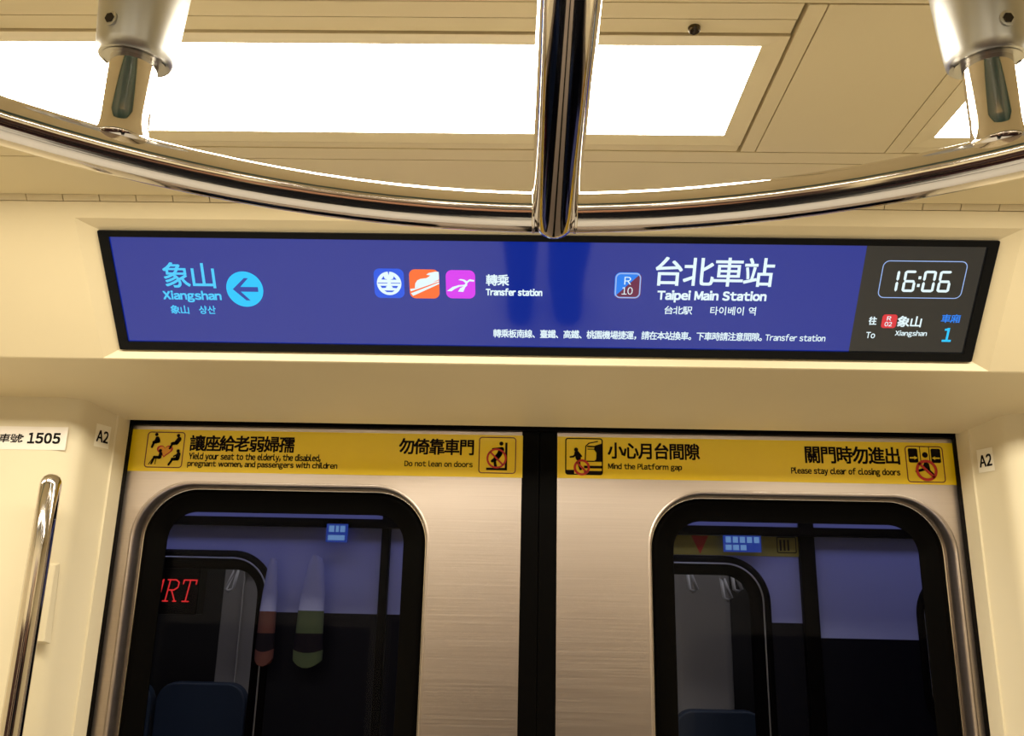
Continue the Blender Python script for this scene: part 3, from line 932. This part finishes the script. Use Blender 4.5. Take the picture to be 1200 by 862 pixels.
# ------------------------------------------------------------------ beyond the glass: the platform side
OY = 1.85
def outer_leaf(name, x0, x1, hole, zsplit, label, r=0.09):
    root = empty(name, ((x0 + x1) / 2, OY, 0.0))
    tag(root, label, 'platform door', 'platform doors beyond the glass')
    cx = (x0 + x1) / 2
    bm = bmesh.new()
    zt = Z0 + 0.166
    hx0, hz0, hx1, hz1 = hole
    h = [(p[0] - cx, p[1]) for p in rrect(hx0, hz0, hx1, hz1, r, 10)]
    sheet_with_holes(bm, [(x0 - cx, 0.0), (x1 - cx, 0.0), (x1 - cx, zt), (x0 - cx, zt)], [h], 0)
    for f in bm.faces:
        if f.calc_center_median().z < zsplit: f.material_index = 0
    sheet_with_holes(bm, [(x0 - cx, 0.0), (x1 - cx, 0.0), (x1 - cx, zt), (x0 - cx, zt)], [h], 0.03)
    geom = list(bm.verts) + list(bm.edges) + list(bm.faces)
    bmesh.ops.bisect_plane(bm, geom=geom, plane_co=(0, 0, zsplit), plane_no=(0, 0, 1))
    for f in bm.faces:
        if f.calc_center_median().z < zsplit: f.material_index = 1  # lower part coloured dark for the light's fall-off
    obj('panel', bm, [M['psd'], M['psd_shade']], root)
    hh = (hx0 - cx, hz0, hx1 - cx, hz1)
    def l3(inset, y): return [(p[0], y, p[1]) for p in rrect(hh[0] + inset, hh[1] + inset, hh[2] - inset, hh[3] - inset, r - inset, 10)]
    bm = bmesh.new()
    loft(bm, [l3(-0.002, 0.0), l3(0.0, -0.004), l3(0.012, -0.004), l3(0.035, 0.006), l3(0.037, 0.02)])
    obj('window_rim', bm, M['rubber'], root, smooth=True)
    bm = bmesh.new()
    tube(bm, l3(0.014, -0.004), 0.0017, 8, closed=True)
    obj('rim_bead', bm, M['satin'], root, smooth=True)
    return root
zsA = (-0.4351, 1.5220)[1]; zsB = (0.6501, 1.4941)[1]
xA1 = (-0.3245, 1.5722)[0]; xB0 = (-0.3049, 1.5726)[0]; xB1 = (0.5495, 1.5898)[0]; xC0 = (0.5829, 1.5905)[0]
zwA = (-0.6987, 1.6434)[1]; zwB = (0.3800, 1.6521)[1]; xwA = (-0.5449, 1.5163)[0]; xwB = (0.4851, 1.5375)[0]; xwC = (0.7842, 1.5775)[0]
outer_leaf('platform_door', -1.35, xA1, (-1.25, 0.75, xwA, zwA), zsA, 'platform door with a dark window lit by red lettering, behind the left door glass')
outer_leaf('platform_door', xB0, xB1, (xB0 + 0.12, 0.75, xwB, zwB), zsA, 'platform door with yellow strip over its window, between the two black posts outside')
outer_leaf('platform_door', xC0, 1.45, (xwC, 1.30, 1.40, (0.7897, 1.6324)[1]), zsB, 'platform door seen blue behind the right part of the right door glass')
def pillar(x0, x1, label):
    root = empty('platform_post', ((x0 + x1) / 2, OY, 0))
    tag(root, label, 'post', 'black posts between the platform doors')
    w = (x1 - x0) / 2
    bm = bmesh.new()
    box(bm, -w, -0.012, 0, w, 0.02, Z0 + 0.175)
    obj('upright', bm, M['rubber'], root, bevel=0.002)
pillar(xA1 + 0.001, xB0 - 0.001, 'narrow black post beside the platform door showing red letters')
pillar(xB1 + 0.001, xC0 - 0.001, 'narrow black post seen through the right door glass')
bm = bmesh.new()
zl0 = (-0.5400, 1.6964)[1]; zl1 = (-0.5416, 1.7143)[1]
box(bm, -1.4, OY - 0.02, zl0, 1.5, OY + 0.02, zl1)
struct('trim_6', bm, M['rubber'])
bm = bmesh.new()
box(bm, -1.4, OY - 0.005, zl1, 1.5, OY + 0.03, Z0 + 0.60)
struct('wall_outside', bm, M['psd'])
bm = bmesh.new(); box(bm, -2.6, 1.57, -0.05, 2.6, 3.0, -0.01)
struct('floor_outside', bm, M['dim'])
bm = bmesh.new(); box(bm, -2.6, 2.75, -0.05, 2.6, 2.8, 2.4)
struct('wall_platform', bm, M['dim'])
# yellow strip with a red triangle over the middle platform door
sx0, sz0, sx1, sz1 = (0.2560, 1.6551, 0.5510, 1.6956)
zbp = sz0
rt_ = empty('platform_sticker', ((sx0 + sx1) / 2, OY - 0.001, sz0), (R(90), 0, 0))
tag(rt_, 'dim yellow strip with a red triangle, seen through the right door glass', 'sticker')
p = Print(rt_, (sx0 + sx1) / 2, sz0)
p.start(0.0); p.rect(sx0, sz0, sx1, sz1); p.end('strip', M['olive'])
tx, tz = (0.3455, 1.6777)
th_ = (sz1 - sz0)
p.start(0.0004); p.poly([(tx - 0.018, sz1 - 0.001), (tx + 0.018, sz1 - 0.001), (tx, sz0 + 0.002)]); p.end('red_triangle', M['red'])
fx0, fz0, fx1, fz1 = (0.5057, 1.6619, 0.5466, 1.6953)
p.start(0.0004); p.frame(fx0, fz0, fx1, fz1, 0.003, 0.002)
for k in range(3): p.rect(fx0 + 0.006 + 0.008 * k, fz0 + 0.005, fx0 + 0.010 + 0.008 * k, fz1 - 0.006)
p.end('pictogram', M['ink'])
# glowing blue plates standing in for display reflections in the door glass
def blue_reflection(rect, label, rows, dy):
    x0, z0, x1, z1 = rect
    r = empty('display_reflection', ((x0 + x1) / 2, OY - dy, z0), (R(90), 0, 0))
    tag(r, label, 'sign', 'small blue lit signs outside')  # not real signs: plates standing in for display reflections
    bm = bmesh.new()
    w = (x1 - x0) / 2
    box(bm, -w, 0, -0.008, w, z1 - z0, 0.0)
    obj('reflection_plate', bm, M['reflection_blue'], r)
    p = Print(r, (x0 + x1) / 2, z0)
    p.start(0.0004)
    for a, b, c, d in rows: p.rect(x0 + (x1 - x0) * a, z0 + (z1 - z0) * b, x0 + (x1 - x0) * c, z0 + (z1 - z0) * d)
    p.end('white_bars', M['reflection_white'])
blue_reflection((-0.4367, 1.6649, -0.3931, 1.7023), 'small blue lit sign high in the left door glass', [(0.12, 0.55, 0.38, 0.9), (0.45, 0.55, 0.6, 0.9), (0.66, 0.55, 0.9, 0.9), (0.1, 0.1, 0.9, 0.38)], 0.03)  # display reflection in the left door glass, not a sign outside
blue_reflection((0.3918, 1.6618, 0.4685, 1.6952), 'small blue lit sign over the yellow strip in the right door glass', [(0.05 + 0.19 * k, 0.55, 0.19 + 0.19 * k, 0.92) for k in range(5)] + [(0.04 + 0.2 * k, 0.1, 0.2 + 0.2 * k, 0.42) for k in range(3)], 0.02)  # display reflection in the right door glass, not a sign outside
# red LED sign inside the left platform window
x0, z0, x1, z1 = (-0.9194, 1.5379, -0.8031, 1.5869)
ls = empty('led_sign', ((x0 + x1) / 2, 2.1, z0 - 0.03), (R(90), 0, 0))
tag(ls, 'dark display board with glowing red letters behind the left door glass', 'display')
bm = bmesh.new(); box(bm, -0.16, 0, -0.05, 0.065, z1 - z0 + 0.06, -0.0008)
obj('board', bm, M['bezel'], ls, bevel=0.003)
P2 = Print(ls, (x0 + x1) / 2, z0 - 0.03)
w = (x1 - x0)
sh = 0.16 * (z1 - z0)
bw = 0.0030
def serif(pts): P2.path(pts, bw)
P2.start(0.0)
def letter(xa, wd_, strokes):
    for st in strokes:
        P2.path([(xa + wd_ * a + sh * (b - 0.5), z0 + (z1 - z0) * b) for a, b in st], bw)
letter((-0.9280, 1.5639)[0], (-0.8830, 1.5648)[0] - (-0.9280, 1.5639)[0], [[(0.05, 0), (0.05, 1)], [(0.05, 1), (0.5, 0.35), (0.95, 1)], [(0.95, 1), (0.95, 0)]])
letter((-0.8749, 1.5650)[0], (-0.8463, 1.5656)[0] - (-0.8749, 1.5650)[0], [[(0.2, 0), (0.2, 1)], [(0.0, 1), (0.7, 1), (0.98, 0.88), (0.98, 0.65), (0.7, 0.52), (0.2, 0.52)], [(0.5, 0.52), (1.0, 0)], [(0.0, 0), (0.42, 0)], [(0.85, 0), (1.1, 0)]])
letter((-0.8361, 1.5658)[0], (-0.8055, 1.5664)[0] - (-0.8361, 1.5658)[0], [[(0.5, 0), (0.5, 1)], [(0.0, 0.82), (0.0, 1), (1.0, 1), (1.0, 0.82)], [(0.25, 0), (0.75, 0)]])
P2.end('red_letters', M['led'], 'glowing red letters')
# grey partition and hanging straps behind the platform windows
bm = bmesh.new()
x0, x1 = (-0.7572, 1.3945)[0], (-0.6377, 1.3971)[0]
pt = empty('grey_partition', ((x0 + x1) / 2, 2.16, 0.0))
tag(pt, 'dim grey partition beside the red lettering, behind the left door glass', 'partition')
w = (x1 - x0) / 2
box(bm, -w, 0, 0, w, 0.04, Z0 + 0.12); box(bm, -w * 0.2, -0.006, 0.6, -w * 0.12, 0.0, Z0 + 0.1)
obj('panel', bm, M['grey_in'], pt, bevel=0.004)
bm = bmesh.new(); box(bm, -0.005, -0.010, Z0 + 0.06, 0.022, 0.0, Z0 + 0.085)
obj('switch_plate', bm, M['bezel'], pt)
x0, x1 = (0.3369, 1.4181)[0], (0.4777, 1.4211)[0]
pt = empty('grey_partition', ((x0 + x1) / 2, 2.16, 0.0))
tag(pt, 'dim grey partition with hanging straps in front, behind the right door glass', 'partition')
w = (x1 - x0) / 2
bm = bmesh.new(); box(bm, -w, 0, 0, w, 0.04, Z0 + 0.12)
obj('panel', bm, M['grey_in'], pt, bevel=0.02)
RZ = Z0 + 0.34
bm = bmesh.new(); tube(bm, [(-1.4, 2.1, RZ), (1.4, 2.1, RZ)], 0.012, 12)  # rail above the view that holds the hanging straps
box(bm, -1.4, 2.09, RZ + 0.01, -1.38, 2.75, RZ + 0.03); box(bm, 1.38, 2.09, RZ + 0.01, 1.4, 2.75, RZ + 0.03)
struct('strap_rail', bm, M['dim'])
def strap(px_top, lean, label):
    r = empty('hanging_strap', (px_top[0], 2.1, px_top[1]))
    tag(r, label, 'strap', 'white hanging straps behind the glass')
    bm = bmesh.new()
    h = RZ - px_top[1]
    d = Vector((lean, 0, -1)).normalized()
    tube(bm, [(0, 0, h + 0.011), (0, 0, h * 0.5), (0, 0, 0.0)], [0.006, 0.006, 0.006], 8)
    obj('strap', bm, M['grey_in'], r)
    bm = bmesh.new()
    tr_ = [d * 0.0 + Vector((-0.002, 0, 0.002)), Vector((0.004, 0, 0.0)), d * 0.045 + Vector((0.010, 0, 0)), d * 0.05, d * 0.045 + Vector((-0.008, 0, 0))]
    tube(bm, tr_, 0.0042, 8, closed=True)
    obj('grip', bm, M['white_plastic'], r, smooth=True)
strap((-0.7102, 1.6117), -0.3, 'white hanging strap beside the grey partition in the left door glass')
strap((0.3636, 1.6329), 0.25, 'white hanging strap nearest the edge of the right door glass')
strap((0.4681, 1.6350), 0.25, 'white hanging strap at the right end of the row in the right door glass')
strap((0.4432, 1.6149), 0.25, 'lower white hanging strap in the middle of the right door glass')
for xx, zz, lb in (((-0.7668, 1.3570)[0], (-0.7668, 1.3570)[1], 'blue bench under the red lettering, behind the left door glass'),
                   ((0.4286, 1.3228)[0], (0.4286, 1.3228)[1], 'blue bench below the hanging straps, behind the right door glass')):
    r = empty('platform_bench', (xx, 2.155, 0.0))
    tag(r, lb, 'bench', 'blue benches behind the glass')
    bm = bmesh.new()
    for k in (-1, 0, 1):
        loft_ = rrect(-0.105 + 0.22 * k, zz - 0.40, 0.105 + 0.22 * k, zz, 0.045, 6)
        a = [bm.verts.new((px, -0.045, pz)) for px, pz in loft_]
        b = [bm.verts.new((px, -0.010, pz)) for px, pz in loft_]
        bm.faces.new(a); bm.faces.new(b[::-1])
        for i in range(len(a)): bm.faces.new((a[i], b[i], b[(i + 1) % len(a)], a[(i + 1) % len(a)]))
    obj('backrest', bm, M['seat'], r, bevel=0.006)
    bm = bmesh.new(); box(bm, -0.33, -0.25, zz - 0.46, 0.33, -0.01, zz - 0.405)
    obj('seat', bm, M['seat'], r, bevel=0.01)
    for sx in (-0.28, 0.25):
        bm = bmesh.new(); box(bm, sx, -0.22, -0.01, sx + 0.03, -0.05, zz - 0.46)
        obj('leg', bm, M['dim'], r)
# high-visibility vests hanging on the platform door
def vest(xa, xb, za, zb, mband, label):
    r = empty('safety_vest', ((xa + xb) / 2, OY - 0.030, zb))
    tag(r, label, 'vest', 'safety vests behind the left door glass')
    w = (xb - xa) / 2
    H = za - zb
    def shell(rows, n=18):
        bm = bmesh.new()
        loft(bm, [[(w * wx * math.cos(2 * PI * k / n) + ox * w, -0.012 - 0.014 * math.sin(2 * PI * k / n) - 0.0, H * z + sag * w * math.sin(2 * PI * k / n) * 0.0 + H * sag * abs(math.cos(2 * PI * k / n)) ** 2) for k in range(n)] for wx, ox, z, sag in rows])
        return bm
    obj('upper_cloth', shell([(0.34, 0.1, 1.0, -0.02), (0.52, 0.1, 0.92, 0), (0.80, 0.05, 0.66, 0), (0.88, 0, 0.50, 0)]), M['cloth_w'], r, smooth=True)
    obj('band', shell([(0.88, 0, 0.50, 0), (0.92, 0, 0.30, 0)]), mband, r, smooth=True)
    obj('lower_cloth', shell([(0.92, 0, 0.30, 0), (1.0, 0, 0.13, 0.03)]), M['cloth_d'], r, smooth=True)
    obj('hem_band', shell([(1.0, 0, 0.13, 0.03), (0.98, 0, 0.0, 0.07)]), mband, r, smooth=True)
xa, zb = (-0.5673, 1.4185); xb, za = (-0.5212, 1.6292)
vest(xa + 0.008, xb, za, zb, M['vest_o'], 'hanging garment with orange bands beside the dark platform window')
xa, zb = (-0.4829, 1.4171); xb, za = (-0.4223, 1.6364)
vest(xa, xb, za, zb, M['vest_g'], 'hanging garment with yellow-green bands, right of the orange-banded one')

# ------------------------------------------------------------------ benches along the far side
for s, sd in ((-1, 'left'), (1, 'right')):
    b = empty('bench_seat', (s * 1.65, YB + 0.016, 0.0))
    tag(b, 'long dark maroon bench against the far side, %s of the far doors' % sd, 'bench', 'benches along the far side')
    bm = bmesh.new()
    extrude_x(bm, [(0, 0.1), (0.34, 0.1), (0.36, 0.40), (0.42, 0.44), (0.40, 0.46), (0.06, 0.43), (0, 0.43)], -0.72, 0.72)
    obj('seat', bm, M['maroon_seat'], b, bevel=0.01)
    bm = bmesh.new()
    extrude_x(bm, [(0, 0.43), (0.06, 0.43), (0.03, 0.86), (0, 0.88)], -0.72, 0.72)
    obj('backrest', bm, M['maroon_seat'], b, bevel=0.01)

# ------------------------------------------------------------------ the person holding the phone (seen mirrored in the screen and the rails)
def skin_mesh(name, verts, edges, radii, m, parent, sub=2, root=0):
    me = bpy.data.meshes.new(name)
    me.from_pydata(verts, edges, [])
    o = bpy.data.objects.new(name, me)
    C.objects.link(o)
    o.parent = parent
    md = o.modifiers.new('skin', 'SKIN')
    md.use_smooth_shade = True
    if not me.skin_vertices: 
        bpy.context.view_layer.objects.active = o
    for i, sv in enumerate(me.skin_vertices[0].data):
        r = radii[i]
        sv.radius = r if isinstance(r, tuple) else (r, r)
        sv.use_root = (i == root)
    ss_ = o.modifiers.new('sub', 'SUBSURF')
    ss_.levels = sub
    ss_.render_levels = sub
    me.materials.append(m)
    return o
pr_ = empty('person', (0.03, -0.08, 0.0))
tag(pr_, 'person in dark clothes holding up a phone, mirrored as a dark shape in the screen', 'person')
V_ = [(0, -0.02, 0.90), (0, -0.02, 1.05), (0, -0.01, 1.22), (0, -0.02, 1.36), (0, 0.0, 1.44), (0, 0.015, 1.52),       # 0-5 pelvis..head base
      (-0.085, -0.01, 0.85), (-0.088, 0.01, 0.48), (-0.09, -0.02, 0.09), (-0.095, 0.16, 0.042),                      # 6-9 left leg, foot
      (0.085, -0.01, 0.85), (0.090, 0.01, 0.48), (0.088, -0.02, 0.11), (0.102, 0.16, 0.045),                        # 10-13
      (-0.17, -0.02, 1.36), (-0.24, 0.02, 1.14), (-0.115, 0.12, 1.37),                                                # 14-16 left arm
      (0.17, -0.02, 1.36), (0.24, 0.02, 1.14), (0.095, 0.12, 1.37)]                                                    # 17-19 right arm
E_ = [(0, 1), (1, 2), (2, 3), (3, 4), (4, 5), (0, 6), (6, 7), (7, 8), (8, 9), (0, 10), (10, 11), (11, 12), (12, 13), (3, 14), (14, 15), (15, 16), (3, 17), (17, 18), (18, 19)]
R_ = [(0.15, 0.105), (0.13, 0.095), (0.155, 0.11), (0.14, 0.095), 0.055, 0.055, 0.095, 0.074, 0.060, 0.050, 0.100, 0.090, 0.078, 0.054, 0.058, 0.046, 0.032, 0.058, 0.046, 0.032]
skin_mesh('body', V_, E_, R_, M['trousers'], pr_)
def ball(bm, c, rx, ry, rz, n=20):
    m_ = bmesh.ops.create_uvsphere(bm, u_segments=n, v_segments=n // 2, radius=1)
    for v in m_['verts']: v.co = Vector((c[0] + v.co.x * rx, c[1] + v.co.y * ry, c[2] + v.co.z * rz))
bm = bmesh.new()
ball(bm, (0, 0.02, 1.60), 0.074, 0.092, 0.108)
for v in bm.verts:
    x, y, z = v.co.x, v.co.y - 0.02, v.co.z - 1.60
    if y > 0.05:
        v.co.y += 0.020 * math.exp(-(x / 0.014) ** 2 - ((z + 0.015) / 0.022) ** 2)
        v.co.y -= 0.006 * (math.exp(-((abs(x) - 0.03) / 0.014) ** 2 - ((z - 0.01) / 0.012) ** 2))
        v.co.y += 0.004 * math.exp(-(x / 0.022) ** 2 - ((z + 0.05) / 0.008) ** 2)
for s in (-1, 1): ball(bm, (s * 0.075, 0.01, 1.597), 0.010, 0.018, 0.030, 10)
obj('head', bm, M['skin'], pr_, smooth=True)
bm = bmesh.new()
ball(bm, (0, 0.004, 1.625), 0.081, 0.095, 0.098)
for v in bm.verts:
    if v.co.y > 0.05 and v.co.z < 1.665: v.co.y = 0.05
obj('hair', bm, M['hair'], pr_, smooth=True)
for s in (-1, 1):
    hx = 0.0 + s * 0.078 - 0.01
    hv = [(s * 0.105 - 0.01, 0.12, 1.37), (s * 0.10 - 0.01, 0.135, 1.41), (s * 0.088 - 0.01, 0.150, 1.45)]
    he = [(0, 1), (1, 2)]
    hrad = [0.030, 0.028, 0.018]
    for k, (ln, dz) in enumerate(((0.050, 0.045), (0.058, 0.025), (0.054, 0.004), (0.044, -0.014))):
        i0 = len(hv)
        hv += [(s * 0.098 - 0.01, 0.175, 1.455 + dz), (s * 0.080 - 0.01, 0.192, 1.457 + dz), (s * 0.066 - 0.01, 0.192, 1.458 + dz)]
        he += [(2, i0), (i0, i0 + 1), (i0 + 1, i0 + 2)]
        hrad += [0.0085, 0.0080, 0.0070]
    i0 = len(hv)
    hv += [(s * 0.080 - 0.01, 0.148, 1.475), (s * 0.060 - 0.01, 0.152, 1.49)]
    he += [(1, i0), (i0, i0 + 1)]
    hrad += [0.010, 0.009]
    skin_mesh('hand', hv, he, hrad, M['skin'], pr_, 2)
ph = empty('phone', (-0.014, -0.055, 1.455))
tag(ph, 'dark phone held upright by the person below the overhead ring', 'phone')
bm = bmesh.new(); box(bm, -0.075, -0.008, 0.0, 0.075, 0.0, 0.076)
obj('phone_body', bm, M['bezel'], ph, bevel=0.003)
